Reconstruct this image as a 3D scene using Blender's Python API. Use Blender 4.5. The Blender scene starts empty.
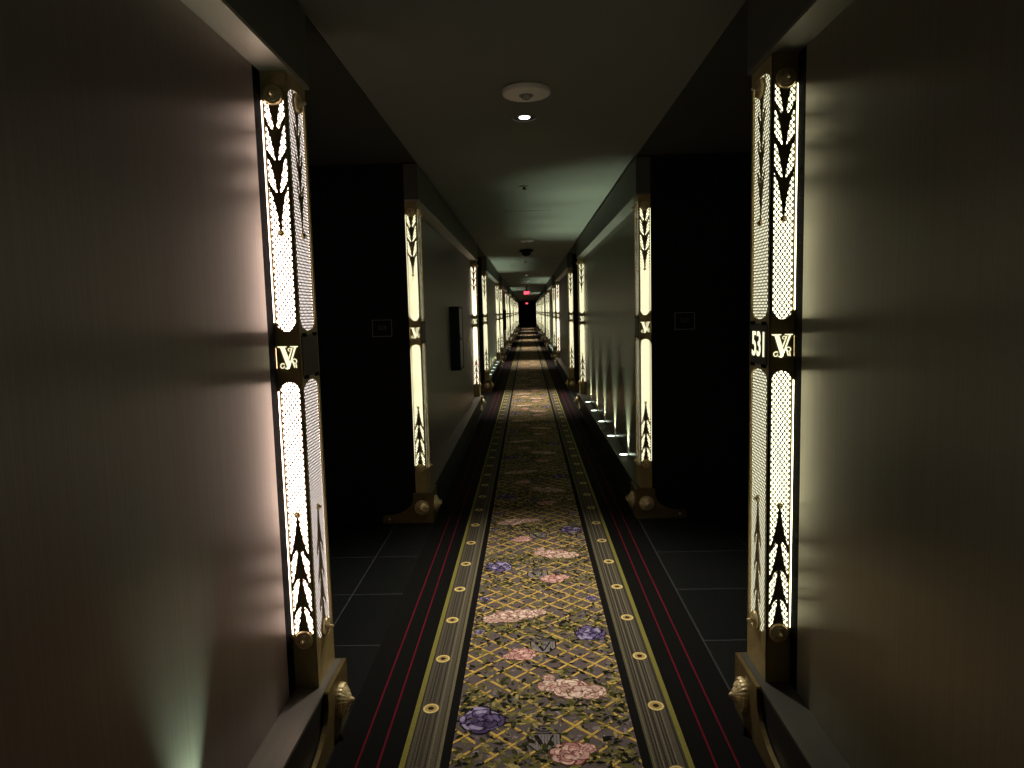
import bpy, bmesh, math, random
from mathutils import Matrix, Vector
random.seed(7)
PI = math.pi
S = bpy.context.scene
C = S.collection
S.view_settings.view_transform = 'Standard'
S.view_settings.look = 'None'
S.view_settings.gamma = 1.0
S.view_settings.use_curve_mapping = False
S.view_settings.exposure = 0.0

# ------------------------------------------------------------------ camera
CAMX, CAMH, FPX = -0.0328, 1.55, 710.0
pitch, yaw, roll = 0.1013, -0.0237, -0.0256
fw = Vector((math.sin(yaw) * math.cos(pitch), math.cos(yaw) * math.cos(pitch), -math.sin(pitch)))
r0 = fw.cross(Vector((0, 0, 1))).normalized()
u0 = r0.cross(fw)
rr = math.cos(roll) * r0 + math.sin(roll) * u0
uu = -math.sin(roll) * r0 + math.cos(roll) * u0
cd = bpy.data.cameras.new('camera')
cam = bpy.data.objects.new('camera', cd)
C.objects.link(cam)
cam.matrix_world = Matrix(((rr.x, uu.x, -fw.x, CAMX), (rr.y, uu.y, -fw.y, 0), (rr.z, uu.z, -fw.z, CAMH), (0, 0, 0, 1)))
cd.sensor_fit = 'HORIZONTAL'
cd.sensor_width = 36.0
cd.lens = FPX / 1024 * 36.0
cd.clip_start = 0.02
cd.clip_end = 300
S.camera = cam

# ------------------------------------------------------------------ dimensions
X0 = -0.0157
XF, DX, DY = 0.792, 0.0853, 0.2114
XP = XF + DX                     # panel plane
XL, XB = 0.768, 0.752            # ledge front, foot plate front
ZB, ZT, ZC = 0.2295, 2.3557, 2.63
Y1, BAY, ALC = 2.400, 6.155, 2.557
PER = BAY + ALC
XA = 1.75                        # alcove back wall
NB = 8
YBACK, YEND = -4.6, 74.6
bay_end = [Y1 + DY + PER * k for k in range(NB)]


def lin(c):
    return tuple(((v / 255) / 12.92 if v / 255 <= 0.04045 else (((v / 255) + 0.055) / 1.055) ** 2.4) for v in c)


# ------------------------------------------------------------------ materials
def mat(name, col, rough=0.5, metal=0.0, spec=0.5, emit=None, estr=0.0):
    m = bpy.data.materials.new(name)
    m.use_nodes = True
    b = m.node_tree.nodes['Principled BSDF']
    b.inputs['Base Color'].default_value = (*col, 1)
    b.inputs['Roughness'].default_value = rough
    b.inputs['Metallic'].default_value = metal
    b.inputs['Specular IOR Level'].default_value = spec
    if emit:
        b.inputs['Emission Color'].default_value = (*emit, 1)
        b.inputs['Emission Strength'].default_value = estr
    return m


def N(m, t, x=0, y=0):
    n = m.node_tree.nodes.new(t)
    return n


def noisy(m, scale, lo, hi, detail=4, bump=0.0, rough=None):
    """procedural value variation multiplied on the base colour, optional bump"""
    nt = m.node_tree
    b = nt.nodes['Principled BSDF']
    tc = nt.nodes.new('ShaderNodeTexCoord')
    mp = nt.nodes.new('ShaderNodeMapping')
    mp.inputs['Scale'].default_value = scale
    nz = nt.nodes.new('ShaderNodeTexNoise')
    nz.inputs['Scale'].default_value = 1.0
    nz.inputs['Detail'].default_value = detail
    rg = nt.nodes.new('ShaderNodeMapRange')
    rg.inputs['From Min'].default_value = 0.3
    rg.inputs['From Max'].default_value = 0.7
    rg.inputs['To Min'].default_value = lo
    rg.inputs['To Max'].default_value = hi
    mx = nt.nodes.new('ShaderNodeMix')
    mx.data_type = 'RGBA'
    mx.blend_type = 'MULTIPLY'
    mx.inputs['Factor'].default_value = 1.0
    src = b.inputs['Base Color']
    if src.is_linked:
        nt.links.new(src.links[0].from_socket, mx.inputs['A'])
    else:
        mx.inputs['A'].default_value = src.default_value
    nt.links.new(tc.outputs['Object'], mp.inputs['Vector'])
    nt.links.new(mp.outputs['Vector'], nz.inputs['Vector'])
    nt.links.new(nz.outputs['Fac'], rg.inputs['Value'])
    nt.links.new(rg.outputs['Result'], mx.inputs['B'])
    nt.links.new(mx.outputs['Result'], b.inputs['Base Color'])
    if bump:
        bp = nt.nodes.new('ShaderNodeBump')
        bp.inputs['Strength'].default_value = bump
        bp.inputs['Distance'].default_value = 0.002
        nt.links.new(nz.outputs['Fac'], bp.inputs['Height'])
        nt.links.new(bp.outputs['Normal'], b.inputs['Normal'])
    return m


def panel_material(name, col, rough=0.30, aniso=0.7, metal=0.42):
    """satin laminate with upright grain, so reflections spread sideways"""
    m = mat(name, col, rough, metal, 0.5)
    b = m.node_tree.nodes['Principled BSDF']
    b.inputs['IOR'].default_value = 1.65
    b.inputs['Anisotropic'].default_value = aniso
    v = m.node_tree.nodes.new('ShaderNodeCombineXYZ')
    v.inputs[1].default_value = 1.0
    m.node_tree.links.new(v.outputs[0], b.inputs['Tangent'])
    noisy(m, (40, 220, 1.0), 0.9, 1.1, 4)
    return m


M = {}
M['panel_rose'] = panel_material('rose_bronze_panel', (0.33, 0.275, 0.255), 0.36, 0.80, 0.32)
M['panel_olive'] = panel_material('olive_bronze_panel', (0.27, 0.245, 0.18))
M['black'] = noisy(mat('black_paint', (0.012, 0.012, 0.014), 0.7, 0, 0.2), (3, 3, 3), 0.8, 1.2)
M['blacktrim'] = mat('black_trim', (0.004, 0.004, 0.005), 0.9, 0, 0.05)
M['header'] = noisy(mat('header_paint', (0.13, 0.13, 0.11), 0.6, 0, 0.3), (5, 5, 5), 0.92, 1.08)
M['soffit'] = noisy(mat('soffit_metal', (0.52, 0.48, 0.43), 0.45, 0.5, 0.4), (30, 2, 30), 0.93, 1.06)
M['soffit_shaded'] = noisy(mat('shaded_soffit_metal', (0.22, 0.21, 0.18), 0.5, 0.5, 0.3), (30, 2, 30), 0.93, 1.06)  # dimmer light on the soffit is put into this darker copy
M['ledge_shaded'] = noisy(mat('shaded_ledge_lacquer', (0.10, 0.095, 0.08), 0.5, 0.3, 0.3), (30, 2, 30), 0.9, 1.1)  # darker copy of the ledge lacquer, the shade is in its colour
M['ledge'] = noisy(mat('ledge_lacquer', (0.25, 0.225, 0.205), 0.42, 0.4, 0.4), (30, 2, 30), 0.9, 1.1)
M['fascia'] = mat('ledge_fascia', (0.02, 0.018, 0.018), 0.6, 0, 0.3)
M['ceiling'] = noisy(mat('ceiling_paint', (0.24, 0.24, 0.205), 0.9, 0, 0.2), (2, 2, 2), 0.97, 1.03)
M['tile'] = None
M['alcove'] = mat('alcove_ceiling_grey', (0.07, 0.07, 0.062), 0.9, 0, 0.1)  # darker grey than the corridor ceiling
M['bronze'] = noisy(mat('dark_bronze', (0.23, 0.165, 0.065), 0.42, 0.5, 0.5), (25, 25, 25), 0.85, 1.15)
M['plate_bronze'] = noisy(mat('brightened_face_bronze', (0.50, 0.39, 0.17), 0.45, 0.35, 0.5), (25, 25, 25), 0.88, 1.12)  # bronze made paler, in place of light falling on the face plates
M['brass'] = noisy(mat('aged_brass', (0.86, 0.68, 0.37), 0.36, 0.3, 0.6), (60, 60, 60), 0.8, 1.15)
M['plate'] = mat('number_plate_grey', (0.075, 0.065, 0.062), 0.5, 0.2, 0.4)
M['wire'] = mat('wire_dark', (0.06, 0.055, 0.035), 0.5, 0.6, 0.4)
M['white'] = mat('white_plastic', (0.88, 0.83, 0.73), 0.45, 0, 0.4)
M['clear'] = mat('clear_lens', (0.55, 0.52, 0.46), 0.12, 0.2, 0.6)
M['blackp'] = mat('black_plastic', (0.005, 0.005, 0.006), 0.4, 0, 0.2)
M['steel'] = mat('dull_steel', (0.3, 0.3, 0.3), 0.35, 0.9, 0.5)
M['pewter'] = mat('pewter_outline', (0.22, 0.22, 0.23), 0.5, 0.2, 0.4)
M['dimtext'] = mat('dim_digits', (0.10, 0.10, 0.11), 0.5, 0.2, 0.4)
M['red_face'] = mat('exit_face', (0.5, 0.02, 0.03), 0.4, 0, 0.3, (1.0, 0.05, 0.10), 0.8)
M['red_letter'] = mat('exit_letters', (0.6, 0.1, 0.1), 0.4, 0, 0.3, (1.0, 0.16, 0.22), 2.2)
M['lamp'] = mat('downlight_lens', (0.8, 0.8, 0.8), 0.4, 0, 0.3, (1.0, 0.97, 0.86), 6.0)
M['up'] = mat('uplight_lens', (0.8, 0.8, 0.8), 0.4, 0, 0.3, (0.86, 1.0, 0.84), 5.0)
M['wood'] = noisy(mat('black_door_wood', (0.010, 0.009, 0.010), 0.5, 0, 0.3), (8, 8, 1), 0.7, 1.3)


def glow(name, rgb, s):
    return mat(name, (0.8, 0.8, 0.75), 0.6, 0, 0.2, rgb, s)


M['g_cream'] = glow('glow_cream', (1.0, 0.94, 0.58), 2.6)
M['g_near'] = glow('glow_cream_strong', (1.0, 0.94, 0.60), 4.4)
M['g_edge'] = glow('glow_edge', (1.0, 0.93, 0.62), 1.8)
M['e_near'] = glow('glow_edge_strong', (1.0, 0.93, 0.62), 10.0)
M['e_peach'] = glow('glow_edge_peach', (1.0, 0.80, 0.65), 12.0)
M['g_peach'] = glow('glow_peach', (1.0, 0.75, 0.61), 13.5)
M['g_warm'] = glow('glow_warm', (1.0, 0.84, 0.60), 4.2)
M['g_dim'] = glow('glow_cream_soft', (1.0, 0.95, 0.66), 2.0)
M['g_pinkdim'] = glow('glow_pink_soft', (1.0, 0.87, 0.80), 2.1)
M['g_digit'] = glow('glow_digits', (1.0, 0.96, 0.62), 1.3)


def tile_material():
    m = mat('black_slate_tile', (0.014, 0.015, 0.015), 0.5, 0, 0.08)
    nt = m.node_tree
    b = nt.nodes['Principled BSDF']
    tc = nt.nodes.new('ShaderNodeTexCoord')
    mp = nt.nodes.new('ShaderNodeMapping')
    mp.inputs['Location'].default_value = (0.0, 0.0, 0)
    br = nt.nodes.new('ShaderNodeTexBrick')
    br.offset = 0.0
    br.inputs['Scale'].default_value = 1.0
    br.inputs['Mortar Size'].default_value = 0.0035
    br.inputs['Brick Width'].default_value = 0.60
    br.inputs['Row Height'].default_value = 0.612
    br.inputs['Color1'].default_value = (0.0055, 0.006, 0.006, 1)
    br.inputs['Color2'].default_value = (0.008, 0.0085, 0.0085, 1)
    br.inputs['Mortar'].default_value = (0.045, 0.047, 0.046, 1)
    mp.inputs['Location'].default_value = (-0.155, 0.475, 0)
    nt.links.new(tc.outputs['Object'], mp.inputs['Vector'])
    nt.links.new(mp.outputs['Vector'], br.inputs['Vector'])
    nt.links.new(br.outputs['Color'], b.inputs['Base Color'])
    return m


M['tile'] = tile_material()


def carpet_material():
    m = mat('woven_carpet', (0.2, 0.2, 0.2), 0.95, 0, 0.1)
    nt = m.node_tree
    a = nt.nodes.new('ShaderNodeAttribute')
    a.attribute_name = 'Col'
    nt.links.new(a.outputs['Color'], nt.nodes['Principled BSDF'].inputs['Base Color'])
    noisy(m, (160, 160, 160), 0.72, 1.22, 2)
    return m


M['carpet'] = carpet_material()

# ------------------------------------------------------------------ mesh helpers


def box(bm, x0, x1, y0, y1, z0, z1, mi=0):
    x0, x1 = sorted((x0, x1)); y0, y1 = sorted((y0, y1)); z0, z1 = sorted((z0, z1))
    v = [bm.verts.new(p) for p in ((x0, y0, z0), (x1, y0, z0), (x1, y1, z0), (x0, y1, z0), (x0, y0, z1), (x1, y0, z1), (x1, y1, z1), (x0, y1, z1))]
    for f in ((3, 2, 1, 0), (4, 5, 6, 7), (0, 1, 5, 4), (1, 2, 6, 5), (2, 3, 7, 6), (3, 0, 4, 7)):
        bm.faces.new([v[i] for i in f]).material_index = mi


def bevel(bm, w, seg=1):
    bmesh.ops.bevel(bm, geom=bm.edges[:], offset=w, segments=seg, affect='EDGES', profile=0.5)


def prism(bm, pts, lo, hi, put):
    """polygon pts (a,b) extruded between lo and hi; put(a,b,d) -> xyz"""
    n = len(pts)
    A = [bm.verts.new(put(a, b, lo)) for a, b in pts]
    B = [bm.verts.new(put(a, b, hi)) for a, b in pts]
    bm.faces.new(A[::-1]); bm.faces.new(B)
    for i in range(n):
        j = (i + 1) % n
        bm.faces.new((A[i], A[j], B[j], B[i]))


def strip_prism(bm, left, right, lo, hi, put):
    """band between two polylines of equal length, extruded"""
    n = len(left)
    g = [[bm.verts.new(put(a, b, d)) for a, b in L] for L in (left, right) for d in (lo, hi)]
    l0, l1, r0_, r1_ = g
    for i in range(n - 1):
        bm.faces.new((l1[i], l1[i + 1], r1_[i + 1], r1_[i]))
        bm.faces.new((l0[i], r0_[i], r0_[i + 1], l0[i + 1]))
        bm.faces.new((l0[i], l0[i + 1], l1[i + 1], l1[i]))
        bm.faces.new((r0_[i], r1_[i], r1_[i + 1], r0_[i + 1]))
    for i in (0, n - 1):
        bm.faces.new((l0[i], l1[i], r1_[i], r0_[i]))


def lathe(bm, prof, put, seg=28, flute=0.0, nfl=0, closed=True):
    """prof: (radius, height) list; put(a,b,d): a,b in plane, d outwards"""
    rings = []
    for k, (r, h) in enumerate(prof):
        if r < 1e-6:
            rings.append([bm.verts.new(put(0, 0, h))])
        else:
            ring = []
            for i in range(seg):
                t = 2 * PI * i / seg
                q = r * (1 + (flute * math.cos(nfl * t) if flute and 0 < k < len(prof) - 2 else 0))
                ring.append(bm.verts.new(put(q * math.cos(t), q * math.sin(t), h)))
            rings.append(ring)
    for A, B in zip(rings, rings[1:]):
        if len(A) == 1 and len(B) == 1:
            continue
        for i in range(seg):
            j = (i + 1) % seg
            if len(A) == 1:
                bm.faces.new((A[0], B[i], B[j]))
            elif len(B) == 1:
                bm.faces.new((A[i], A[j], B[0]))
            else:
                bm.faces.new((A[i], A[j], B[j], B[i]))
    if closed and len(rings[0]) > 1:
        bm.faces.new(rings[0][::-1])


def obj(name, bm, m, parent=None, smooth=False, angle=None):
    bmesh.ops.recalc_face_normals(bm, faces=bm.faces[:])
    me = bpy.data.meshes.new(name)
    bm.to_mesh(me)
    bm.free()
    for k in (m if isinstance(m, (list, tuple)) else [m]):
        me.materials.append(k)
    if smooth:
        for p in me.polygons:
            p.use_smooth = True
        if angle:
            try:
                me.set_sharp_from_angle(angle=math.radians(angle))
            except Exception:
                pass
    o = bpy.data.objects.new(name, me)
    C.objects.link(o)
    if parent:
        o.parent = parent
    return o


def new():
    return bmesh.new()


def empty(name, loc=(0, 0, 0), rz=0.0):
    o = bpy.data.objects.new(name, None)
    o.empty_display_size = 0.1
    C.objects.link(o)
    o.location = loc
    o.rotation_euler = (0, 0, rz)
    return o


def tag(o, label, cat, group=None):
    o['label'] = label
    o['category'] = cat
    if group:
        o['group'] = group
    return o


def structure(o):
    o['kind'] = 'structure'
    return o


def copy_tree(o, parent=None):
    c = o.copy()
    C.objects.link(c)
    if parent:
        c.parent = parent
    for ch in list(o.children):
        copy_tree(ch, c)
    return c


def mesh_from_curve(cu, name):
    tmp = bpy.data.objects.new(name + '_tmp', cu)
    C.objects.link(tmp)
    bpy.context.view_layer.update()
    dg = bpy.context.evaluated_depsgraph_get()
    me = bpy.data.meshes.new_from_object(tmp.evaluated_get(dg))
    bpy.data.objects.remove(tmp)
    return me


def outline_plate(outer, holes, thick):
    """2D plate with holes as a solid mesh, in its own xy plane, z in [-thick, 0]"""
    cu = bpy.data.curves.new('plate_outline', 'CURVE')
    cu.dimensions = '2D'
    cu.fill_mode = 'BOTH'
    cu.extrude = thick / 2
    for loop in [outer] + holes:
        sp = cu.splines.new('POLY')
        sp.points.add(len(loop) - 1)
        for p, (a, b) in zip(sp.points, loop):
            p.co = (a, b, 0, 1)
        sp.use_cyclic_u = True
    me = mesh_from_curve(cu, 'plate_outline')
    for v in me.vertices:
        v.co.z -= thick / 2
    bpy.data.curves.remove(cu)
    return me


def text_mesh(s, height, width, depth, bold=0.0):
    cu = bpy.data.curves.new('lettering', 'FONT')
    cu.body = s
    cu.size = 1.0
    cu.offset = bold
    cu.extrude = 0.5
    cu.fill_mode = 'BOTH'
    cu.resolution_u = 4
    me = mesh_from_curve(cu, 'lettering')
    xs = [v.co.x for v in me.vertices]; ys = [v.co.y for v in me.vertices]
    x0, x1, y0, y1 = min(xs), max(xs), min(ys), max(ys)
    for v in me.vertices:
        v.co.x = (v.co.x - (x0 + x1) / 2) / (x1 - x0) * width
        v.co.y = (v.co.y - (y0 + y1) / 2) / (y1 - y0) * height
        v.co.z = (v.co.z + 0.5) * depth
    bpy.data.curves.remove(cu)
    return me


def me_to_bm(bm, me, put):
    n0 = len(bm.verts)
    vs = [bm.verts.new(put(v.co.x, v.co.y, v.co.z)) for v in me.vertices]
    for p in me.polygons:
        try:
            bm.faces.new([vs[i] for i in p.vertices])
        except ValueError:
            pass


def ellipse_slot(w, z0, z1, ry, n=10):
    """stadium with elliptical ends, centred on u=0"""
    pts = []
    for i in range(2 * n + 1):
        t = PI * i / (2 * n)
        pts.append((w * math.cos(t), z1 - ry + ry * math.sin(t)))
    for i in range(2 * n + 1):
        t = PI + PI * i / (2 * n)
        pts.append((w * math.cos(t), z0 + ry + ry * math.sin(t)))
    return pts


# ------------------------------------------------------------------ the lit columns
UP0, UP1, LO0, LO1 = 1.503, 2.318, 0.384, 1.329      # slots of every face (z)
ZROS_U, ZROS_L, ZKN_U, ZKN_L = 2.278, 0.412, 1.832, 0.864
ZMONO = 1.413


def leaf_poly(bm, put, ztip, zend0, pitch, ntier, sign):
    """arrow-feather ornament: knob end ztip, first arms end at zend0, further tiers every pitch away from the knob.
    sign=+1: knob above the arms."""
    w = 0.0335
    outer = [(1.05, 0.02), (0.98, 0.06), (0.87, 0.14), (0.72, 0.27), (0.60, 0.40), (0.50, 0.55), (0.41, 0.70), (0.30, 0.88), (0.22, 1.04), (0.17, 1.22)]
    inner = [(1.05, -0.20), (0.93, -0.15), (0.80, -0.05), (0.64, 0.06), (0.48, 0.15), (0.34, 0.21), (0.26, 0.23), (0.20, 0.24), (0.15, 0.245), (0.0, 0.25)]
    for k in range(ntier):
        ze = zend0 - sign * pitch * k
        for sd in (-1, 1):
            L = [(sd * w * a, ze + sign * pitch * b) for a, b in outer]
            R = [(sd * w * a, ze + sign * pitch * b) for a, b in inner]
            # outer edge ends on the axis side to close the shape with the stem
            strip_prism(bm, L, R, 0.0, 0.0022, put)
    L = [(-0.17 * w, zend0 + sign * pitch * 1.22), (-0.10 * w, ztip)]
    R = [(0.17 * w, zend0 + sign * pitch * 1.22), (0.10 * w, ztip)]
    strip_prism(bm, L, R, 0.0, 0.0022, put)
    zl = zend0 - sign * pitch * (ntier - 1)
    L = [(-0.17 * w, zend0 + sign * pitch * 1.22), (-0.17 * w, zl + sign * pitch * 0.2)]
    R = [(0.17 * w, zend0 + sign * pitch * 1.22), (0.17 * w, zl + sign * pitch * 0.2)]
    strip_prism(bm, L, R, 0.0, 0.0021, put)


def lattice(bm, put, hw, z0, z1):
    cw, chh, t = 0.0148, 0.0212, 0.0021
    sl = chh / cw
    for s in (1, -1):
        k = math.floor((z0 - sl * hw) / chh) - 1
        while k * chh < z1 + sl * hw + chh:
            c = k * chh                       # line z = s*sl*u + c
            k += 1
            ua, ub = -hw, hw
            lo, hi = (z0 - c) / (s * sl), (z1 - c) / (s * sl)
            if lo > hi:
                lo, hi = hi, lo
            ua, ub = max(ua, lo), min(ub, hi)
            if ub - ua < 0.002:
                continue
            d = t * math.sqrt(1 + sl * sl)
            pts = [(ua, s * sl * ua + c - d), (ub, s * sl * ub + c - d), (ub, s * sl * ub + c + d), (ua, s * sl * ua + c + d)]
            prism(bm, pts, 0.0, 0.0008, put)


def curl(bm, put, cx, cy, r, t0, t1, w0, w1, n=18, d=(0, 0.001)):
    L, R = [], []
    for i in range(n):
        f = i / (n - 1)
        t = t0 + (t1 - t0) * f
        q = r * (1 - 0.45 * f)
        w = w0 + (w1 - w0) * f
        L.append((cx + (q - w / 2) * math.cos(t), cy + (q - w / 2) * math.sin(t)))
        R.append((cx + (q + w / 2) * math.cos(t), cy + (q + w / 2) * math.sin(t)))
    strip_prism(bm, L, R, d[0], d[1], put)


def monogram(bm, put):
    k = 0.001
    P = lambda pts: prism(bm, [(a * k, b * k) for a, b in pts], 0.0, 0.001, put)
    # heavy left stroke of the V with its serif, two fine right strokes, serif bars
    P([(-34, 38), (-2, 38), (-2, 35.5), (-9, 34), (8, -18), (3, -35), (-2, -35), (-24, 33), (-34, 35.5)])
    P([(10, 38), (36, 38), (36, 35.5), (30, 34), (7, -26), (3, -35), (2, -29), (24, 34), (10, 35.5)])
    P([(15, 32), (18, 32), (5, -4), (3, 2)])
    Q = lambda cx, cy, r, a, b, w0, w1: curl(bm, put, cx * k, cy * k, r * k, a, b, w0 * k, w1 * k)
    Q(-19, -27, 9, PI * 0.25, PI * 2.1, 3.4, 2.2)         # curl at lower left
    P([(-13, -33), (-3, -38), (4, -34), (-2, -31)])       # its tail under the V
    Q(23, -12, 9, PI * 1.05, -PI * 0.9, 3.0, 2.2)         # scroll to the right of the V
    Q(7, 26, 6, PI * 0.1, PI * 1.7, 2.4, 1.6)             # scroll between the strokes
    P([(14, -11), (17, -9), (24, -30), (21, -33)])
    P([(25, -20), (28, -20), (30, -33), (27, -33)])


ROS = [(1.0, 0.0), (1.0, 0.10), (0.97, 0.22), (0.90, 0.34), (0.84, 0.34), (0.80, 0.26), (0.74, 0.28), (0.62, 0.46), (0.56, 0.46), (0.52, 0.36),
       (0.44, 0.40), (0.38, 0.58), (0.30, 0.62), (0.24, 0.54), (0.20, 0.70), (0.17, 0.98), (0.10, 1.12), (0.0, 1.16)]


ROSF = [(1.0, 0.0), (1.0, 0.14), (0.98, 0.30), (0.92, 0.42), (0.86, 0.42), (0.82, 0.38), (0.76, 0.52), (0.64, 0.66), (0.54, 0.74), (0.50, 0.66), (0.46, 0.70),
        (0.40, 0.84), (0.30, 0.92), (0.24, 0.88), (0.18, 0.94), (0.15, 1.12), (0.09, 1.22), (0.0, 1.25)]


def put_face(kind, side):
    """mapping (u, z, d) -> column local xyz. u runs to the viewer's right, d outwards. Local frame: right-hand wall, corridor is -x"""
    if kind == 'corridor':
        return lambda u, z, d: (-DX / 2 - d, -u, z)
    if side < 0:                                   # face looking to -y
        return lambda u, z, d: (u, -DY / 2 - d, z)
    return lambda u, z, d: (-u, DY / 2 + d, z)


def rosette(name, put, a, z, r, depth, parent, seg=32, fl=0.0, nf=0):
    bm = new()
    lathe(bm, [(q * r, h * depth) for q, h in (ROSF if nf else ROS)], lambda x, y, d: put(a + x, z + y, d), seg, fl, nf)
    return obj(name, bm, M['brass'], parent, True, 50)


def build_face(root, kind, side, hw_face, hw_slot, digits=None):
    put = put_face(kind, side)
    outer = [(-hw_face, ZB), (hw_face, ZB), (hw_face, ZT), (-hw_face, ZT)]
    ry = 0.033 if kind != 'corridor' else 0.038
    trim = 0.020 if kind != 'corridor' else 0.0     # the narrow faces stop under their rosettes
    holes = [ellipse_slot(hw_slot, UP0, UP1 - trim, ry), ellipse_slot(hw_slot, LO0 + trim, LO1, ry)]
    if kind != 'corridor':
        # slim light slit along the panel edge of the plate
        for sg in (1,):
            e = hw_face - 0.0028
            e *= (1 if (side < 0) else -1)
            for a, b in ((UP0 + 0.03, 2.262), (0.43, LO1 - 0.03), (ZMONO - 0.035, ZMONO + 0.035)):
                holes.append([(e - 0.0013, a), (e + 0.0013, a), (e + 0.0013, b), (e - 0.0013, b)])
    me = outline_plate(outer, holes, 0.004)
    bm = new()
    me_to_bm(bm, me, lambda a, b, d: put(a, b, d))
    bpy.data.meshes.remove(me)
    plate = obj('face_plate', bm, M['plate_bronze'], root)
    bm = new()
    for a, b in ((UP0 - 0.01, UP1 + 0.01), (LO0 - 0.01, LO1 + 0.01)):
        hl = hw_slot + 0.002
        prism(bm, [(-hl, a), (hl, a), (hl, b), (-hl, b)], -0.012, -0.009, put)
    if kind != 'corridor':
        prism(bm, [(-hw_face + 0.003, ZMONO - 0.05), (hw_face - 0.003, ZMONO - 0.05), (hw_face - 0.003, ZMONO + 0.05), (-hw_face + 0.003, ZMONO + 0.05)], -0.012, -0.009, put)
    if kind != 'corridor':
        eb = new()
        e = (hw_face - 0.0028) * (1 if side < 0 else -1)
        for a, b in ((UP0 + 0.031, 2.261), (0.431, LO1 - 0.031)):
            prism(eb, [(e - 0.0012, a), (e + 0.0012, a), (e + 0.0012, b), (e - 0.0012, b)], -0.003, 0.0012, put)
        obj('edge_light', eb, M['g_edge'], plate)
    dif = obj('light_panel', bm, M['g_cream'] if kind != 'corridor' else M['g_dim'], root)
    bm = new()
    lattice(bm, lambda u, z, d: put(u, z, d - 0.0055), hw_slot + 0.002, UP0, UP1)
    obj('wire_mesh', bm, M['wire'], root)
    bm = new()
    lattice(bm, lambda u, z, d: put(u, z, d - 0.0055), hw_slot + 0.002, LO0, LO1)
    obj('wire_mesh', bm, M['wire'], root)
    bm = new()
    leaf_poly(bm, lambda u, z, d: put(u, z, d - 0.003), ZKN_U, 1.990, 0.101, 4, -1)
    obj('leaf_ornament', bm, M['bronze'], plate)
    bm = new()
    leaf_poly(bm, lambda u, z, d: put(u, z, d - 0.003), ZKN_L, 0.712, 0.104, 4, 1)
    obj('leaf_ornament', bm, M['bronze'], plate)
    for z in (ZROS_U, ZROS_L):
        bm = new()
        lathe(bm, [(0.036, -0.004), (0.036, 0.001), (0.034, 0.003), (0.0, 0.003)], lambda x, y, d, z=z: put(x, z + y, d), 28)
        bk = obj('rosette_backplate', bm, M['bronze'], plate)
        rosette('rosette', lambda a, b, d: put(a, b, d + 0.003), 0, z, 0.033, 0.028, plate)
    for z in (ZKN_U, ZKN_L):
        bm = new()
        lathe(bm, [(0.0115, -0.004), (0.0115, 0.002), (0.010, 0.005), (0.0075, 0.006), (0.006, 0.004), (0.0045, 0.010), (0.0025, 0.013), (0.0, 0.0135)], lambda x, y, d, z=z: put(x, z + y, d), 20)
        obj('knob', bm, M['brass'], plate, True, 50)
    if kind == 'corridor':
        bm = new()
        prism(bm, [(-0.088, 1.345), (0.088, 1.345), (0.088, 1.488), (-0.088, 1.488)], 0.0, 0.003, put)
        np_ = obj('number_plate', bm, M['plate'], plate)
        for z in (1.337, 1.483):
            for a in (-0.06, 0.06):
                bm = new()
                prism(bm, [(a - 0.018, z), (a + 0.018, z), (a + 0.018, z + 0.012), (a - 0.018, z + 0.012)], 0.0, 0.006, put)
                obj('plate_clip', bm, M['blacktrim'], plate)
        if digits:
            me = text_mesh(digits, 0.088, 0.128, 0.0015, 0.012)
            bm = new()
            me_to_bm(bm, me, lambda a, b, d: put(a, 1.417 + b, 0.003 + d))
            o = obj('room_number', bm, M['g_digit'], plate)
            o['label'] = 'glowing cream digits 531'
    else:
        bm = new()
        monogram(bm, lambda u, z, d: put(u - 0.001, ZMONO + z * 1.04, d + 0.0002))
        o = obj('monogram', bm, M['g_digit'], plate)
        o['label'] = 'glowing ornate letter emblem'


def foot_profile(L0, L1, tip):
    """bracket outline in (a, z): block between 0 and L0, then a concave sweep to a low tail at L1"""
    pts = [(0.0, 0.0), (0.0, ZB - 0.004), (L0 - 0.006, ZB - 0.004), (L0, ZB - 0.010), (L0, ZB - 0.045)]
    n = 10
    for i in range(1, n + 1):
        t = i / n
        a = L0 + (L1 - 0.03 - L0) * (1 - math.cos(t * PI / 2)) ** 0.9
        z = tip + (ZB - 0.045 - tip) * (1 - math.sin(t * PI / 2)) ** 1.15
        pts.append((a, z))
    pts += [(L1 - 0.012, tip - 0.004), (L1 - 0.002, tip - 0.016), (L1, tip - 0.03), (L1, 0.0)]
    return pts


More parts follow.
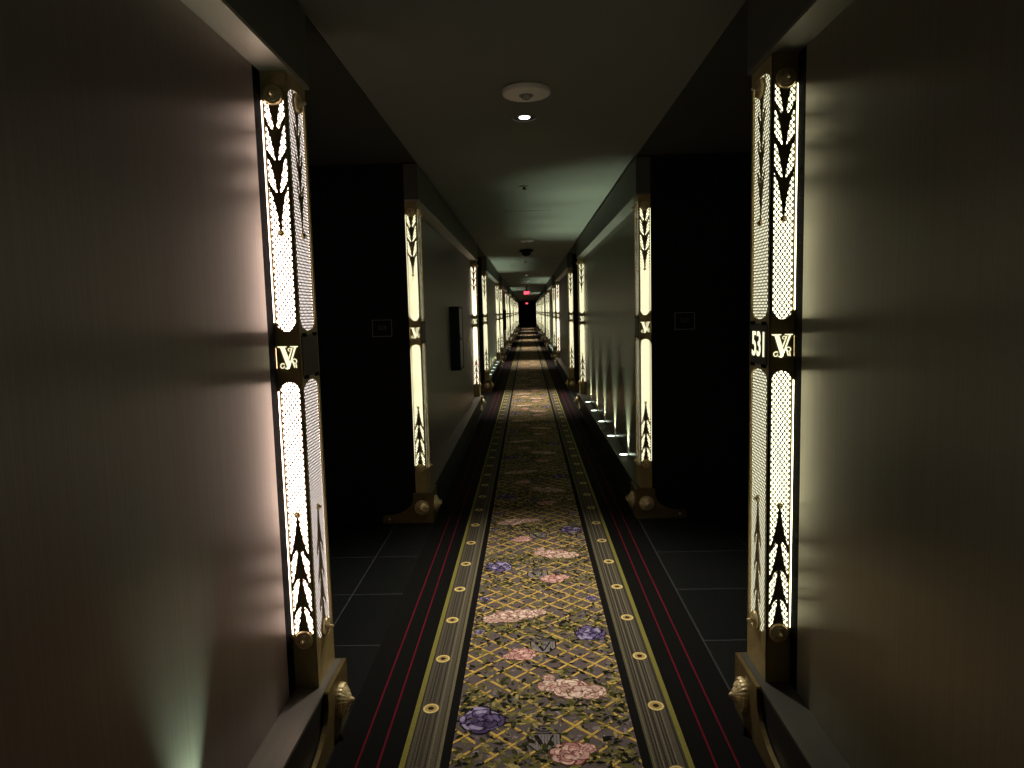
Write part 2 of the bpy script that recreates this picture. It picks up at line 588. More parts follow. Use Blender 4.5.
def build_column(name, out, digits=None):
    """column of the right-hand wall; out=+1: alcove lies towards +y"""
    root = empty(name)
    bm = new()
    box(bm, -DX / 2 + 0.013, DX / 2, -DY / 2 + 0.013, DY / 2 - 0.013, ZB, ZT)
    for sy in (-1, 1):
        box(bm, -DX / 2 + 0.0042, -DX / 2 + 0.008, sy * (DY / 2 - 0.0042), sy * (DY / 2 - 0.0165), ZB, ZT)
    obj('housing', bm, M['bronze'], root)
    build_face(root, 'end', -1, DX / 2, 0.0325)
    build_face(root, 'end', 1, DX / 2, 0.0325)
    build_face(root, 'corridor', 0, DY / 2, 0.086, digits)
    # foot: a plate on the corridor side and one on the end
    xo = -(XF + DX / 2)                              # wall x=0 seen from the column centre
    bm = new()
    pr = foot_profile(0.245, 0.50, 0.060)
    prism(bm, pr, 0.0, XL - XB, lambda a, z, d: (XL + xo - d, out * (DY / 2 + 0.006 - a), z))
    fc = obj('foot_bracket', bm, M['bronze'], root)
    put = lambda u, z, d: (XB + xo - d, u, z)
    rosette('rosette', put, out * (DY / 2 - 0.095), 0.118, 0.061, 0.044, fc, 96, 0.03, 24)
    bm = new()
    lathe(bm, [(0.011, 0.0), (0.011, 0.004), (0.008, 0.009), (0.0, 0.011)], lambda x, y, d: put(out * (DY / 2 - 0.45) + x, 0.036 + y, d), 16)
    obj('stud', bm, M['brass'], fc, True, 50)
    bm = new()
    pr = foot_profile(0.145, 0.378, 0.060)
    prism(bm, pr, 0.0, 0.015, lambda a, z, d: (XB + xo + a, out * (DY / 2 + 0.002 + d), z))
    fe = obj('foot_bracket', bm, M['bronze'], root)
    put2 = lambda u, z, d: (u, out * (DY / 2 + 0.017 + d), z)
    rosette('rosette', put2, XB + xo + 0.082, 0.118, 0.054, 0.042, fe, 96, 0.03, 24)
    bm = new()
    lathe(bm, [(0.010, 0.0), (0.010, 0.004), (0.007, 0.009), (0.0, 0.011)], lambda x, y, d: put2(XB + xo + 0.325 + x, 0.034 + y, d), 16)
    obj('stud', bm, M['brass'], fe, True, 50)
    return root


proto = {1: build_column('pillar_lamp', 1), -1: build_column('pillar_lamp', -1)}
ordn = ['first', 'second', 'third', 'fourth', 'fifth', 'sixth', 'seventh', 'eighth', 'ninth', 'tenth', 'eleventh', 'twelfth', 'thirteenth', 'fourteenth', 'fifteenth', 'sixteenth']
used = {1: False, -1: False}


def relight(root, inner, corr, edge=None):
    for ch in root.children:
        for sub in ch.children:
            if edge and sub.name.split('.')[0] == 'edge_light':
                sub.material_slots[0].link = 'OBJECT'
                sub.material_slots[0].material = M[edge]
        if ch.name.split('.')[0] == 'light_panel':
            kind = 'corr' if ch.data.materials[0] == M['g_dim'] else 'end'
            ch.material_slots[0].link = 'OBJECT'
            ch.material_slots[0].material = M[corr if kind == 'corr' else inner]


COLS = []
for k in range(NB):
    e = bay_end[k]
    s = e - BAY
    for side in (-1, 1):
        for end in (-1, 1):                           # -1 near end of the bay, +1 far end
            if k == 0 and end == -1:
                continue
            y = s + DY / 2 if end < 0 else e - DY / 2
            need = end * side                         # a left column is the right one turned by 180 degrees
            idx = 2 * k + (0 if end < 0 else 1) - 1   # 0-based order along the wall
            if k == 0 and side == 1:
                c = build_column('pillar_lamp', 1, '531')
            elif not used[need]:
                c = proto[need]
                used[need] = True
            else:
                c = copy_tree(proto[need])
            c.location = (X0 + side * (XF + DX / 2), y, 0)
            c.rotation_euler = (0, 0, 0 if side > 0 else PI)
            sd = 'right' if side > 0 else 'left'
            if k == 0 and side == 1:
                lb = 'tall backlit bronze column with glowing number 531, nearest on the right wall'
            elif k == 0:
                lb = 'tall backlit bronze column nearest on the left wall, beside the peach glow'
            elif k <= 3:
                where = 'near' if end < 0 else 'far'
                lb = 'tall backlit bronze column on %s wall, %s from the camera, %s end of its panel' % (sd, ordn[idx], where)
            else:
                lb = 'tiny far-off backlit column in the glowing row along the %s wall, ninth or beyond' % sd
            if k > 3:
                tag(c, lb, 'column', 'distant backlit columns on the %s wall' % sd)
            else:
                tag(c, lb, 'column', 'backlit bronze columns along the corridor')
            COLS.append((k, side, end, c))
for k, side, end, c in COLS:
    if side < 0 and k == 0:
        relight(c, 'g_peach', 'g_pinkdim', 'e_peach')
    elif k == 0:
        relight(c, 'g_near', 'g_dim', 'e_near')
    elif end > 0 and (side, k) in ((-1, 1), (1, 2)):
        relight(c, 'g_warm', 'g_dim')

# ------------------------------------------------------------------ the shell: floor, ceiling, bays
bm = new()
box(bm, -2.4, 2.4, YBACK - 0.2, YEND + 0.4, -0.1, 0.0)
structure(obj('floor', bm, M['tile']))
bm = new()
box(bm, -2.4, 2.4, YBACK - 0.2, YEND + 0.4, ZC, ZC + 0.1)
structure(obj('ceiling', bm, M['ceiling']))
bm = new()
box(bm, -2.4, 2.4, YBACK - 0.2, YBACK, 0, ZC)
structure(obj('wall_back', bm, M['black']))
bm = new()
box(bm, -2.4, 2.4, YEND, YEND + 0.2, 0, ZC)
structure(obj('wall_far', bm, M['black']))
bm = new()
box(bm, -0.62, -0.004, YEND - 0.05, YEND - 0.001, 0.01, 2.15)
box(bm, 0.004, 0.62, YEND - 0.05, YEND - 0.001, 0.01, 2.15)
d = structure(obj('door_9', bm, M['wood']))
bm = new()
for x in (-0.66, 0.62):
    box(bm, x, x + 0.04, YEND - 0.06, YEND - 0.001, 0.0, 2.19)
box(bm, -0.62, 0.62, YEND - 0.06, YEND - 0.001, 2.15, 2.19)
obj('door_frame', bm, M['blacktrim'], d)

for side in (-1, 1):
    nm = 'wall_left' if side < 0 else 'wall_right'
    X = lambda v: X0 + side * v
    for k in range(NB):
        e = bay_end[k]
        s = e - BAY
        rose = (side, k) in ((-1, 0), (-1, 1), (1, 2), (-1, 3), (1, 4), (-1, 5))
        bm = new()
        box(bm, X(XP), X(XA), s, e, 0, ZC)
        w = structure(obj(nm, bm, M['black']))
        bm = new()
        box(bm, X(XF - 0.016), X(XP), s, e, ZT + 0.012, ZC - 0.014)
        obj('header', bm, M['header'], w)
        bm = new()
        box(bm, X(XF - 0.004), X(XP), s, e, ZC - 0.014, ZC)
        obj('shadow_gap', bm, M['blacktrim'], w)
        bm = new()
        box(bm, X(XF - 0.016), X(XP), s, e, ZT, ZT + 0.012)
        obj('soffit', bm, M['soffit' if rose else 'soffit_shaded'], w)
        bm = new()
        box(bm, X(XP), X(XP - 0.0012), s + DY + 0.065, e - DY - 0.065, ZB, ZT)
        obj('panel', bm, M['panel_rose' if rose else 'panel_olive'], w)
        bm = new()
        for a, b in ((s + DY, s + DY + 0.065), (e - DY - 0.065, e - DY)):
            box(bm, X(XP), X(XP - 0.0012), a, b, ZB, ZT)
        obj('panel_trim', bm, M['blacktrim'], w)
        bm = new()
        box(bm, X(XL + 0.004), X(XP), s, e, 0, ZB - 0.012)
        obj('plinth_fascia', bm, M['fascia'], w)
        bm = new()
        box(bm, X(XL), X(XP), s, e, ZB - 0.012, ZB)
        obj('ledge', bm, M['ledge' if rose else 'ledge_shaded'], w)
        # alcove beyond this bay: its back wall and a darker grey sheet as its ceiling
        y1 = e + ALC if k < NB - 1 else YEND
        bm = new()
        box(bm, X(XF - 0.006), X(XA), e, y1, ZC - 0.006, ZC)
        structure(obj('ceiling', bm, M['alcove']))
        bm = new()
        box(bm, X(XA), X(XA + 0.15), e, y1, 0, ZC)
        structure(obj(nm, bm, M['black']))
        if k < 2:
            n = 1 + k * 2 + (0 if side < 0 else 1)
            cy = (e + y1) / 2
            bm = new()
            box(bm, X(XA - 0.004), X(XA - 0.03), cy - 0.45, cy + 0.45, 0.005, 2.1)
            for z0, z1 in ((0.2, 0.95), (1.1, 1.95)):
                box(bm, X(XA - 0.03), X(XA - 0.038), cy - 0.32, cy + 0.32, z0, z1)
            dd = structure(obj('door_%d' % n, bm, M['wood']))
            bm = new()
            for a in (cy - 0.52, cy + 0.45):
                box(bm, X(XA), X(XA - 0.05), a, a + 0.07, 0, 2.17)
            box(bm, X(XA), X(XA - 0.05), cy - 0.45, cy + 0.45, 2.1, 2.17)
            obj('door_frame', bm, M['blacktrim'], dd)
            bm = new()
            box(bm, X(XA - 0.03), X(XA - 0.075), cy - 0.40, cy - 0.385, 1.0, 1.02)
            box(bm, X(XA - 0.065), X(XA - 0.08), cy - 0.40, cy - 0.28, 1.0, 1.02)
            obj('door_handle', bm, M['steel'], dd)
    # the stretch behind the first bay
    bm = new()
    box(bm, X(XP), X(XA), YBACK, bay_end[0] - BAY, 0, ZC)
    structure(obj(nm, bm, M['black']))
    # slim upright reveals on the end walls of the first two alcoves
    for k in (0, 1):
        bm = new()
        box(bm, X(1.49), X(1.505), bay_end[k] + ALC - 0.012, bay_end[k] + ALC, 0, 2.2)
        structure(obj('trim_%d' % (1 + k + (0 if side < 0 else 2)), bm, M['black']))

# ------------------------------------------------------------------ uplights on the ledges


def make_uplight():
    root = empty('uplight')
    bm = new()
    lathe(bm, [(0.037, 0.0), (0.038, 0.003), (0.042, 0.0035), (0.046, 0.0)], lambda x, y, d: (x, y, d), 28, closed=False)
    obj('trim_ring', bm, M['steel'], root, True, 40)
    bm = new()
    lathe(bm, [(0.0375, 0.0), (0.0375, 0.002), (0.0, 0.0022)], lambda x, y, d: (x, y, d), 28)
    obj('lens', bm, M['up'], root)
    return root


up_proto = None
spot = bpy.data.lights.new('uplight_beam', 'SPOT')
spot.energy = 70.0
spot.color = (0.82, 1.0, 0.76)
spot.spot_size = math.radians(64)
spot.spot_blend = 0.9
spot.shadow_soft_size = 0.012
spot_near = spot.copy()
spot_near.energy = 20.0
spot_near.spot_size = math.radians(50)
spot_near.spot_blend = 1.0
spot_near.color = (0.68, 1.0, 0.68)
rank = ['nearest', 'second', 'third', 'fourth', 'fifth']
for side, k, ys in ((-1, 0, [1.62, 0.67]), (1, 1, [6.389, 7.363, 8.347, 9.278, 10.17]), (-1, 2, [15.13, 16.06, 17.0, 17.93, 18.86]), (1, 3, None), (-1, 4, None), (1, 5, None)):
    if ys is None:
        c0 = bay_end[k] - BAY / 2
        ys = [c0 + 0.945 * (j - 2) for j in range(5)]
    for j, y in enumerate(ys):
        if up_proto is None:
            u = up_proto = make_uplight()
        else:
            u = copy_tree(up_proto)
        u.location = (X0 + side * 0.832, y, ZB)
        sd = 'left' if side < 0 else 'right'
        if k == 0:
            tag(u, 'small round white uplight in the ledge of the nearest left panel, %s to the column' % ('next' if j == 0 else 'second'), 'uplight')
        elif k <= 2:
            tag(u, 'small round greenish-white uplight, %s of five on the ledge of the %s %s panel' % (rank[j] if j else 'nearest', ordn[k], sd), 'uplight', 'ledge uplights on the %s wall' % sd)
        else:
            tag(u, 'tiny far-off round uplight on the ledge of the %s panel of the %s wall' % (ordn[k], sd), 'uplight', 'distant uplights of the %s %s panel' % (ordn[k], sd))
        lo = bpy.data.objects.new('uplight_beam', spot if k else spot_near)
        C.objects.link(lo)
        lo.location = (0, 0, 0.006)
        lo.rotation_euler = (PI, 0.0, 0)
        lo.rotation_euler = (PI, math.radians(4) * side, 0)
        lo.parent = u

# ------------------------------------------------------------------ room plates on the end walls


def room_plate(side, digits, xc, zc, label):
    y = bay_end[0] + ALC
    root = empty('room_plate', (X0 + xc, y, zc))
    w, h = 0.0725, 0.062
    bm = new()
    box(bm, -w, w, -0.006, 0, -h, h)
    obj('backing', bm, M['blackp'], root)
    bm = new()
    t = 0.0055
    box(bm, -w, w, -0.009, -0.006, h - t, h); box(bm, -w, w, -0.009, -0.006, -h, -h + t)
    box(bm, -w, -w + t, -0.009, -0.006, -h + t, h - t); box(bm, w - t, w, -0.009, -0.006, -h + t, h - t)
    obj('border', bm, M['pewter'], root)
    me = text_mesh(digits, 0.034, 0.062, 0.002, 0.01)
    bm = new()
    me_to_bm(bm, me, lambda a, b, d: (a, -0.006 - d, b + 0.006))
    obj('room_number', bm, M['dimtext'], root)
    tag(root, label, 'sign')


room_plate(-1, '528', -1.075, 1.455, 'small black room plate with thin grey border, on the left alcove end wall')
room_plate(1, '529', 1.117, 1.453, 'small black room plate with thin grey border, on the right alcove end wall')

# ------------------------------------------------------------------ wall cabinets on the left panels


def make_cabinet():
    root = empty('wall_cabinet')
    bm = new()
    box(bm, 0, 0.100, 0, 0.43, 0, 0.71)
    bevel(bm, 0.004, 2)
    obj('box', bm, M['blackp'], root)
    bm = new()
    t = 0.028
    box(bm, 0.100, 0.108, 0, t, 0, 0.71); box(bm, 0.100, 0.108, 0.43 - t, 0.43, 0, 0.71)
    box(bm, 0.100, 0.108, t, 0.43 - t, 0, t); box(bm, 0.100, 0.108, t, 0.43 - t, 0.71 - t, 0.71)
    box(bm, 0.100, 0.108, t, 0.43 - t, 0.33, 0.35)
    obj('door_frame', bm, M['blackp'], root)
    bm = new()
    box(bm, 0.100, 0.103, t, 0.43 - t, t, 0.71 - t)
    obj('door_panel', bm, M['steel'], root)
    bm = new()
    box(bm, 0.108, 0.118, 0.03, 0.045, 0.33, 0.40)
    obj('latch', bm, M['steel'], root)
    return root


cabp = make_cabinet()
for i, k in enumerate((1, 3)):
    c = cabp if i == 0 else copy_tree(cabp)
    c.location = (X0 - XP + 0.0012, bay_end[k] - BAY + 2.69, 0.915)
    tag(c, ['shallow black wall cabinet on the second left panel, between two lit columns', 'tiny far-off black wall cabinet on the fourth left panel'][i], 'cabinet', 'black wall cabinets on the left')

# ------------------------------------------------------------------ ceiling fittings
down = lambda x, y, d: (x, y, -d)


def ceiling_disc(y, r, h, label):
    root = empty('ceiling_disc', (-0.012, y, ZC))
    bm = new()
    lathe(bm, [(r * 0.96, 0.0), (r, 0.006), (r, h * 0.6), (r * 0.97, h * 0.85), (r * 0.90, h), (0.0, h)], down, 48)
    obj('cover', bm, M['white'], root, True, 35)
    bm = new()
    lathe(bm, [(r * 0.30, h), (r * 0.30, h + 0.002), (r * 0.26, h + 0.004), (r * 0.24, h + 0.001)], down, 32, closed=False)
    obj('lens_ring', bm, M['steel'], root, True, 40)
    bm = new()
    lathe(bm, [(r * 0.23, h), (r * 0.21, h + 0.010), (r * 0.14, h + 0.017), (0.0, h + 0.020)], down, 28)
    obj('lens', bm, M['clear'], root, True)
    return tag(root, label, 'ceiling fitting')


ceiling_disc(3.60, 0.119, 0.030, 'large round white ceiling disc with small clear lens, nearest of the ceiling fittings')
ceiling_disc(10.98, 0.10, 0.026, 'smaller round white ceiling disc just in front of the black dome')
ceiling_disc(25.4, 0.12, 0.026, 'tiny far-off white ceiling disc close before the first exit sign')

dl = bpy.data.lights.new('downlight_beam', 'SPOT')
dl.energy = 265
dl.color = (1.0, 0.93, 0.78)
dl.spot_size = math.radians(80)
dl.spot_blend = 1.0
dl.shadow_soft_size = 0.03


def make_downlight():
    root = empty('downlight')
    bm = new()
    lathe(bm, [(0.078, 0.0), (0.078, 0.004), (0.072, 0.007), (0.066, 0.007), (0.063, 0.003)], down, 40, closed=False)
    obj('trim_ring', bm, M['ceiling'], root, True, 50)
    bm = new()
    lathe(bm, [(0.064, 0.0), (0.064, 0.003), (0.040, 0.002), (0.036, 0.001)], down, 40, closed=False)
    obj('baffle', bm, M['blackp'], root, True, 50)
    bm = new()
    lathe(bm, [(0.030, 0.0), (0.030, 0.004), (0.0, 0.006)], down, 28)
    obj('lens', bm, M['lamp'], root)
    return root


dlp = make_downlight()
for j in range(8):
    y = 4.10 + PER * j
    c = dlp if j == 0 else copy_tree(dlp)
    c.location = (-0.022, y, ZC)
    if j == 0:
        tag(c, 'small lit recessed downlight just beyond the large white ceiling disc', 'downlight', 'recessed downlights')
    elif j == 1:
        tag(c, 'recessed ceiling downlight just beyond the black dome', 'downlight', 'recessed downlights')
    elif j == 2:
        tag(c, 'small bright downlight on the ceiling before the far white disc', 'downlight', 'recessed downlights')
    else:
        tag(c, 'tiny far-off ceiling downlight beyond the far white disc, towards the dark end', 'downlight', 'distant downlights')
    lo = bpy.data.objects.new('downlight_beam', dl)
    C.objects.link(lo)
    lo.location = (0, 0, -0.02)
    lo.rotation_euler = (math.radians(-11), 0, 0)
    lo.parent = c


def sprinkler(y, x, label, r=0.04):
    root = empty('sprinkler_head', (x, y, ZC))
    bm = new()
    lathe(bm, [(r, 0.0), (r, 0.004), (r * 0.8, 0.008), (r * 0.35, 0.010), (0, 0.010)], down, 28)
    obj('escutcheon', bm, M['steel'], root, True, 40)
    bm = new()
    lathe(bm, [(0.010, 0.008), (0.010, 0.022), (0.022, 0.024), (0.022, 0.027), (0.0, 0.028)], down, 20)
    obj('deflector', bm, M['blackp'], root, True, 40)
    tag(root, label, 'sprinkler')


sprinkler(6.30, -0.034, 'small dark sprinkler head on the ceiling between the near downlight and the second white disc')
sprinkler(15.6, -0.045, 'tiny sprinkler head on the ceiling just beyond the black dome')

root = empty('dome_fixture', (-0.022, 12.65, ZC))
bm = new()
lathe(bm, [(0.115, 0.0), (0.125, 0.006), (0.125, 0.035), (0.115, 0.045), (0.0, 0.045)], down, 40)
obj('base', bm, M['blackp'], root, True, 40)
bm = new()
lathe(bm, [(0.085, 0.045), (0.080, 0.075), (0.062, 0.10), (0.035, 0.117), (0.0, 0.122)], down, 32)
obj('dome', bm, M['blackp'], root, True)
tag(root, 'black dome fixture hanging under the ceiling beyond the second white disc', 'ceiling fitting')

# shallow access hatches in the ceiling
for y, x0, x1, nm in ((8.05, -0.27, 0.25, 'near'), (11.9, -0.05, 0.35, 'far')):
    bm = new()
    box(bm, x0, x1, y - 0.25, y + 0.25, ZC - 0.004, ZC)
    bevel(bm, 0.0015)
    structure(obj('trim_%d' % (5 if nm == 'near' else 6), bm, M['ceiling']))


def exit_sign(y, zb, mount, label):
    root = empty('exit_sign', (-0.03, y, zb))
    w, h = 0.14, 0.18
    bm = new()
    box(bm, -w, w, -0.02, 0.02, 0, h)
    bevel(bm, 0.006, 2)
    obj('housing', bm, M['blackp'], root)
    bm = new()
    box(bm, -w + 0.012, w - 0.012, -0.024, -0.0205, 0.012, h - 0.012)
    obj('face', bm, M['red_face'], root)
    me = text_mesh('EXIT', 0.12, 0.225, 0.003, 0.012)
    bm = new()
    me_to_bm(bm, me, lambda a, b, d: (a, -0.0242 - d, h / 2 + b))
    obj('lettering', bm, M['red_letter'], root)
    bm = new()
    if mount:
        box(bm, -0.10, 0.10, -0.035, 0.035, ZC - zb - 0.025, ZC - zb)
        box(bm, -0.03, 0.03, -0.015, 0.015, h, ZC - zb - 0.025)
    else:
        box(bm, -0.06, 0.06, 0.02, 0.06, 0.05, 0.15)
    obj('mount', bm, M['blackp'], root)
    tag(root, label, 'sign', 'red exit signs')


exit_sign(31.0, 2.26, True, 'red EXIT sign hanging from the ceiling, larger and nearer of the two')
exit_sign(YEND - 0.06, 2.30, False, 'smaller pinkish EXIT sign above the dark doors at the far end')

# ------------------------------------------------------------------ carpet (one woven carpet, pattern in its mesh colours)
XC = -0.006
V, F, FC = [], [], []
CZ = 0.006


def poly(pts, col, z):
    b = len(V)
    V.extend((XC + a, c, z) for a, c in pts)
    F.append(list(range(b, b + len(pts))))
    FC.append(col)


def jit(c, a=0.12):
    k = 1 + random.uniform(-a, a)
    return tuple(max(0, v * k) for v in c)


def srgb(*c):
    return lin(c)


GOLD = srgb(214, 178, 92); GOLD2 = srgb(160, 124, 52)
MAUVE = srgb(104, 92, 92); MAUVE2 = srgb(138, 123, 124); DARK = srgb(38, 33, 28)
GREENS = [srgb(66, 66, 32), srgb(98, 94, 50), srgb(40, 40, 24), srgb(126, 118, 66), srgb(26, 25, 18), srgb(120, 112, 70), srgb(166, 150, 92)]
PURP = [srgb(80, 68, 104), srgb(114, 100, 142), srgb(168, 156, 192), srgb(36, 28, 46)]
PINK = [srgb(190, 150, 138), srgb(216, 182, 168), srgb(240, 214, 198), srgb(134, 90, 80)]
ROSE = [srgb(196, 144, 138), srgb(218, 172, 162), srgb(236, 198, 186), srgb(138, 80, 74)]


def blob(cx, cy, rx, ry, ang, n=9, j=0.12):
    pts = []
    ca, sa = math.cos(ang), math.sin(ang)
    for i in range(n):
        t = 2 * PI * i / n
        q = 1 + random.uniform(-j, j)
        a, b = rx * q * math.cos(t), ry * q * math.sin(t)
        pts.append((cx + a * ca - b * sa, cy + a * sa + b * ca))
    return pts


def flower(cx, cy, r, pal, z, sx=1.0):
    dz = 0.000008
    poly(blob(cx, cy, r * 0.90 * sx, r * 0.85, 0, 14, 0.15), pal[3], z)
    a0 = random.uniform(0, 6)
    for ring, (q, n, pr) in enumerate(((0.66, 8, 0.46), (0.46, 7, 0.40), (0.26, 5, 0.32))):
        order = list(range(n))
        random.shuffle(order)
        for i in order:
            t = a0 + 2 * PI * i / n + ring * 0.4 + random.uniform(-0.2, 0.2)
            qq = q * random.uniform(0.88, 1.1)
            px, py = cx + qq * r * sx * math.cos(t), cy + qq * r * math.sin(t)
            tone = random.random()
            wd = pr * random.uniform(0.75, 1.15)
            z += dz
            poly(blob(px, py, r * wd * 0.80, r * wd * 1.06, t, 12, 0.10), jit(pal[3], 0.2), z)
            z += dz
            poly(blob(px + 0.03 * r * math.cos(t), py + 0.03 * r * math.sin(t), r * wd * 0.60, r * wd * 0.86, t, 12, 0.13), jit(pal[0] if tone < 0.5 else pal[1], 0.15), z)
            if tone > 0.25:
                z += dz
                poly(blob(px + 0.12 * r * math.cos(t), py + 0.12 * r * math.sin(t), r * wd * 0.36, r * wd * 0.66, t + random.uniform(-0.4, 0.4), 10, 0.25), jit(pal[1] if tone < 0.6 else pal[2], 0.12), z)
    z += dz
    poly(blob(cx + 0.04 * r, cy - 0.04 * r, r * 0.20, r * 0.11, 0.4, 9, 0.25), jit(pal[3], 0.1), z)
    z += dz
    poly(blob(cx - 0.05 * r, cy + 0.06 * r, r * 0.16, r * 0.09, 2.4, 9, 0.25), jit(pal[1], 0.1), z)


def leaf(cx, cy, L, W, ang, col, z):
    ca, sa = math.cos(ang), math.sin(ang)
    P = [(-L, 0), (-0.4 * L, W), (0.3 * L, 0.8 * W), (L, 0), (0.3 * L, -0.8 * W), (-0.4 * L, -W)]
    poly([(cx + a * ca - b * sa, cy + a * sa + b * ca) for a, b in P], col, z)


def clampx(a, m=0.325):
    return max(-m, min(m, a))


P2 = 1.63
HW = 0.33


def green_density(x, y):
    """foliage drifts of one repeat (y in 0..P2)"""
    g = 0.0
    for by, bw, sl in ((0.40, 0.15, 0.25), (1.08, 0.14, -0.25), (0.02, 0.07, 0.3)):
        for o in (-P2, 0, P2):
            dd = (y + o) - by - sl * x * 0.5
            g += math.exp(-(dd / bw) ** 2)
    return min(1.0, g)


def repeat(y0, fine):
    base = 2.28
    z = CZ + 0.0002
    # mottled ground
    n = 800 if fine else 90
    for i in range(n):
        a, b = random.uniform(-HW, HW), random.uniform(0, P2)
        sc = 1.0 if fine else 1.8
        pts = blob(a, b + y0, random.uniform(0.005, 0.018) * sc, random.uniform(0.003, 0.010) * sc, random.uniform(0, PI), 7, 0.35)
        pts = [(clampx(p, HW), q) for p, q in pts]
        poly(pts, jit(random.choice([MAUVE2, MAUVE2, MAUVE2, DARK, srgb(64, 56, 56), srgb(120, 108, 84)]), 0.25), z + i * 1e-6)
    # trellis, two directions
    c = 0.1164
    z = CZ + 0.0007
    nn = int(round(P2 / c))
    for s in (1, -1):
        for i in range(-7, nn + 7):
            # line y = s*x + i*c, split into short lengths with gaps where foliage covers it
            xx = -HW
            while xx < HW - 1e-4:
                x1 = min(HW, xx + 0.04)
                ym = s * (xx + x1) / 2 + i * c
                if 0 <= ym < P2 and random.random() > 0.42 * green_density((xx + x1) / 2, ym):
                    h = 0.0078
                    poly([(xx, y0 + s * xx + i * c - h), (x1, y0 + s * x1 + i * c - h), (x1, y0 + s * x1 + i * c + h), (xx, y0 + s * xx + i * c + h)], jit(GOLD, 0.10), z + (0 if s > 0 else 1e-5))
                    poly([(xx, y0 + s * xx + i * c - h * 1.5), (x1, y0 + s * x1 + i * c - h * 1.5), (x1, y0 + s * x1 + i * c - h), (xx, y0 + s * xx + i * c - h)], DARK if s > 0 else GOLD2, z + 2e-5)
                xx = x1
    z = CZ + 0.0009
    # crests: a shield with a V and a small crown ring above it
    for cx, cy in ((0.0, 2.41 - base), (0.012, 3.145 - base)):
        cy += y0
        sh = [(-0.055, 0.05), (0.055, 0.05), (0.055, -0.01), (0.03, -0.045), (0, -0.06), (-0.03, -0.045), (-0.055, -0.01)]
        poly([(cx + a * 1.12, cy + b * 1.12) for a, b in sh], DARK, z)
        poly([(cx + a, cy + b) for a, b in sh], srgb(138, 128, 130), z + 2e-5)
        for q in range(-4, 5):
            poly([(cx + q * 0.011 - 0.002, cy - 0.035 + abs(q) * 0.006), (cx + q * 0.011 + 0.002, cy - 0.035 + abs(q) * 0.006), (cx + q * 0.011 + 0.002, cy + 0.046), (cx + q * 0.011 - 0.002, cy + 0.046)], srgb(104, 96, 98), z + 4e-5)
        poly([(cx - 0.042, cy + 0.046), (cx - 0.022, cy + 0.046), (cx + 0.006, cy - 0.04), (cx - 0.004, cy - 0.05)], srgb(34, 30, 30), z + 6e-5)
        poly([(cx + 0.036, cy + 0.046), (cx + 0.028, cy + 0.046), (cx - 0.004, cy - 0.05), (cx + 0.006, cy - 0.04)], srgb(34, 30, 30), z + 7e-5)
        for r_, cc in ((0.036, srgb(104, 96, 98)), (0.026, DARK), (0.018, srgb(104, 96, 98)), (0.008, DARK)):
            z += 1e-5
            poly([(cx + r_ * 1.2 * math.cos(2 * PI * i / 12), cy + 0.085 + r_ * 0.8 * math.sin(2 * PI * i / 12)) for i in range(12)], cc, z + 8e-5)
    # foliage
    z = CZ + 0.0012
    n = 1900 if fine else 260
    i = 0
    tries = 0
    while i < n and tries < n * 6:
        tries += 1
        a, b = random.uniform(-HW, HW), random.uniform(0, P2)
        if random.random() > 0.22 + 0.78 * green_density(a, b):
            continue
        sc = 1.0 if fine else 2.0
        L = random.uniform(0.008, 0.024) * sc
        a = max(-HW + L, min(HW - L, a))
        leaf(a, b + y0, L, L * random.uniform(0.28, 0.5), random.uniform(0, 2 * PI), jit(random.choice(GREENS), 0.2), z + i * (4e-7 if fine else 2e-6))
        i += 1
    # flowers
    z = CZ + 0.0022
    for cx, cy, r_, pal, sx in ((-0.235, 2.555, 0.088, PURP, 1.0), (0.242, 3.272, 0.078, PURP, 1.0), (0.285, 3.690, 0.034, PURP, 1.0), (-0.290, 3.700, 0.030, PURP, 1.0), (-0.295, 3.30, 0.026, PURP, 1.0),
                                (0.115, 2.775, 0.085, PINK, 1.1), (0.200, 2.745, 0.060, PINK, 1.1), (0.030, 2.795, 0.048, PINK, 1.1), (0.030, 2.86, 0.030, PINK, 1),
                                (-0.16, 3.475, 0.080, PINK, 1.1), (-0.07, 3.50, 0.062, PINK, 1.2), (-0.235, 3.445, 0.048, PINK, 1.1), (0.0, 3.52, 0.035, PINK, 1.2),
                                (0.085, 2.345, 0.066, ROSE, 1.1), (-0.088, 3.072, 0.062, ROSE, 1.15), (0.15, 2.37, 0.03, ROSE, 1.1), (-0.145, 3.05, 0.026, ROSE, 1)):
        yy = cy - base
        flower(cx, y0 + yy, r_, pal, z, sx)
        z += 1.2e-4 if r_ < 0.04 else 0
    # sprays over the flowers
    for i in range(90 if fine else 20):
        a, b = random.uniform(-HW + 0.02, HW - 0.02), random.uniform(0, P2)
        if random.random() < 0.3 + 0.7 * green_density(a, b):
            leaf(a, b + y0, 0.014, 0.005, random.uniform(0, 2 * PI), jit(random.choice(GREENS[:4]), 0.2), CZ + 0.0040 + i * 2e-6)


CW = 0.752
ylo, yhi = -4.5, YEND - 0.06
z0 = CZ
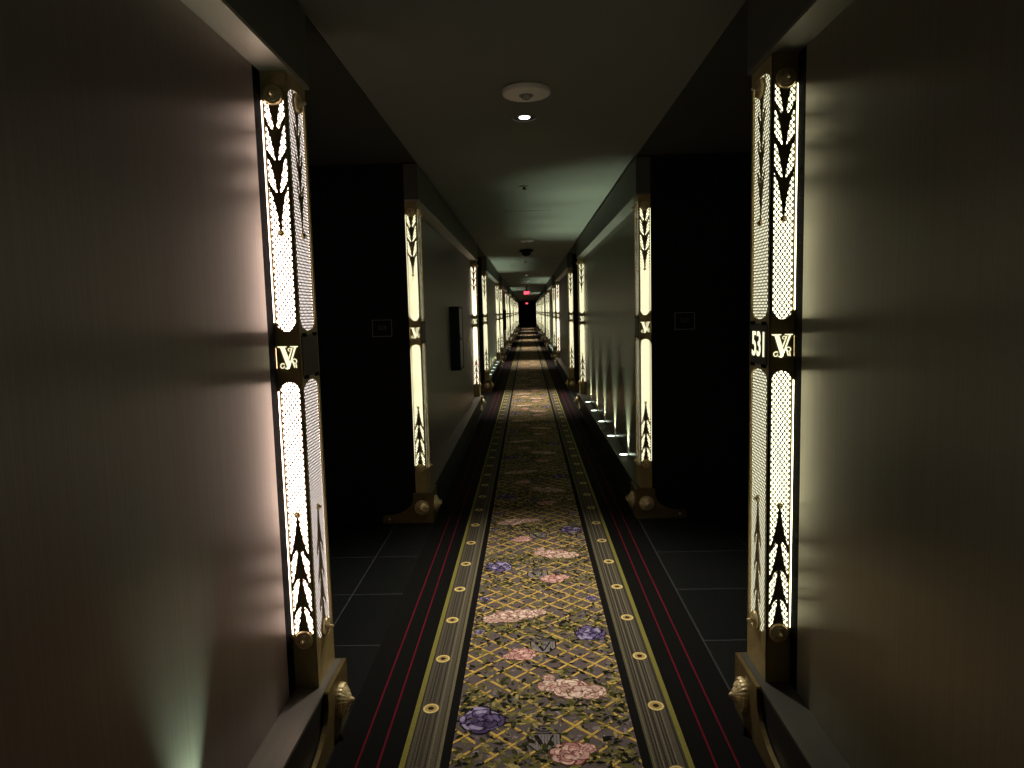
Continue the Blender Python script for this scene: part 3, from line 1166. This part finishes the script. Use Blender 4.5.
# plain ground strips across the width, split so that the pattern sits between them
STR = [(-CW, -0.503, srgb(16, 15, 14)), (-0.503, -0.484, srgb(130, 122, 60)), (-0.363, -HW, srgb(20, 18, 17)), (HW, 0.363, srgb(20, 18, 17)), (0.484, 0.503, srgb(130, 122, 60)), (0.503, CW, srgb(16, 15, 14)), (-HW, HW, MAUVE)]
for sg in (-1, 1):
    n = 20
    for i in range(n):
        a, b = 0.363 + 0.121 * i / n, 0.363 + 0.121 * (i + 1) / n
        col = random.choice([srgb(88, 81, 69), srgb(54, 50, 44), srgb(114, 105, 88), srgb(68, 63, 54)])
        if i == 1:
            col = srgb(112, 106, 74)
        STR.append((sg * a, sg * b, col))
for a, b, c_ in STR:
    a, b = min(a, b), max(a, b)
    poly([(a, ylo), (b, ylo), (b, yhi), (a, yhi)], c_, z0)
for sg in (-1, 1):
    for xr in (0.577, 0.652):
        poly([(sg * xr - 0.0035, ylo), (sg * xr + 0.0035, ylo), (sg * xr + 0.0035, yhi), (sg * xr - 0.0035, yhi)], srgb(98, 17, 35), z0 + 0.0004)
    y = 2.622 - 0.4 * 10
    while y < yhi:
        cx = sg * 0.4405
        for rx, ry, cc, dz in ((0.0335, 0.038, srgb(110, 84, 40), 0.0003), (0.031, 0.034, srgb(226, 204, 138), 0.0004), (0.023, 0.024, srgb(176, 150, 92), 0.0005), (0.012, 0.012, srgb(52, 40, 26), 0.0006)):
            poly([(cx + rx * math.cos(2 * PI * i / 20), y + ry * math.sin(2 * PI * i / 20)) for i in range(20)], cc, z0 + dz)
        y += 0.402
k = -3
while True:
    y0 = 2.28 + P2 * k
    if y0 + P2 + 0.3 > yhi:
        break
    if y0 > -2.9:
        repeat(y0, 0 <= k <= 6)
    k += 1
# edges of the carpet
b = len(V)
me = bpy.data.meshes.new('carpet')
for (xa, xb_) in ((-CW, -CW), (CW, CW)):
    V.extend([(XC + xa, ylo, 0.0), (XC + xa, yhi, 0.0), (XC + xa, yhi, CZ), (XC + xa, ylo, CZ)])
    F.append([len(V) - 4, len(V) - 3, len(V) - 2, len(V) - 1])
    FC.append(srgb(16, 15, 14))
me.from_pydata(V, [], F)
at = me.color_attributes.new('Col', 'FLOAT_COLOR', 'CORNER')
flat = []
for p in me.polygons:
    c_ = FC[p.index]
    flat.extend((c_[0], c_[1], c_[2], 1.0) * p.loop_total)
at.data.foreach_set('color', flat)
me.materials.append(M['carpet'])
me.update()
co = bpy.data.objects.new('carpet', me)
C.objects.link(co)
tag(co, 'long floral trellis carpet running down the middle of the corridor with black red-striped edges', 'carpet')

# ------------------------------------------------------------------ world
w = bpy.data.worlds.new('world')
S.world = w
w.use_nodes = True
w.node_tree.nodes['Background'].inputs[0].default_value = (0.5, 0.55, 0.6, 1)
w.node_tree.nodes['Background'].inputs[1].default_value = 0.0
S.cycles.use_denoising = True
S.cycles.max_bounces = 8
S.cycles.diffuse_bounces = 5
S.cycles.sample_clamp_indirect = 4.0
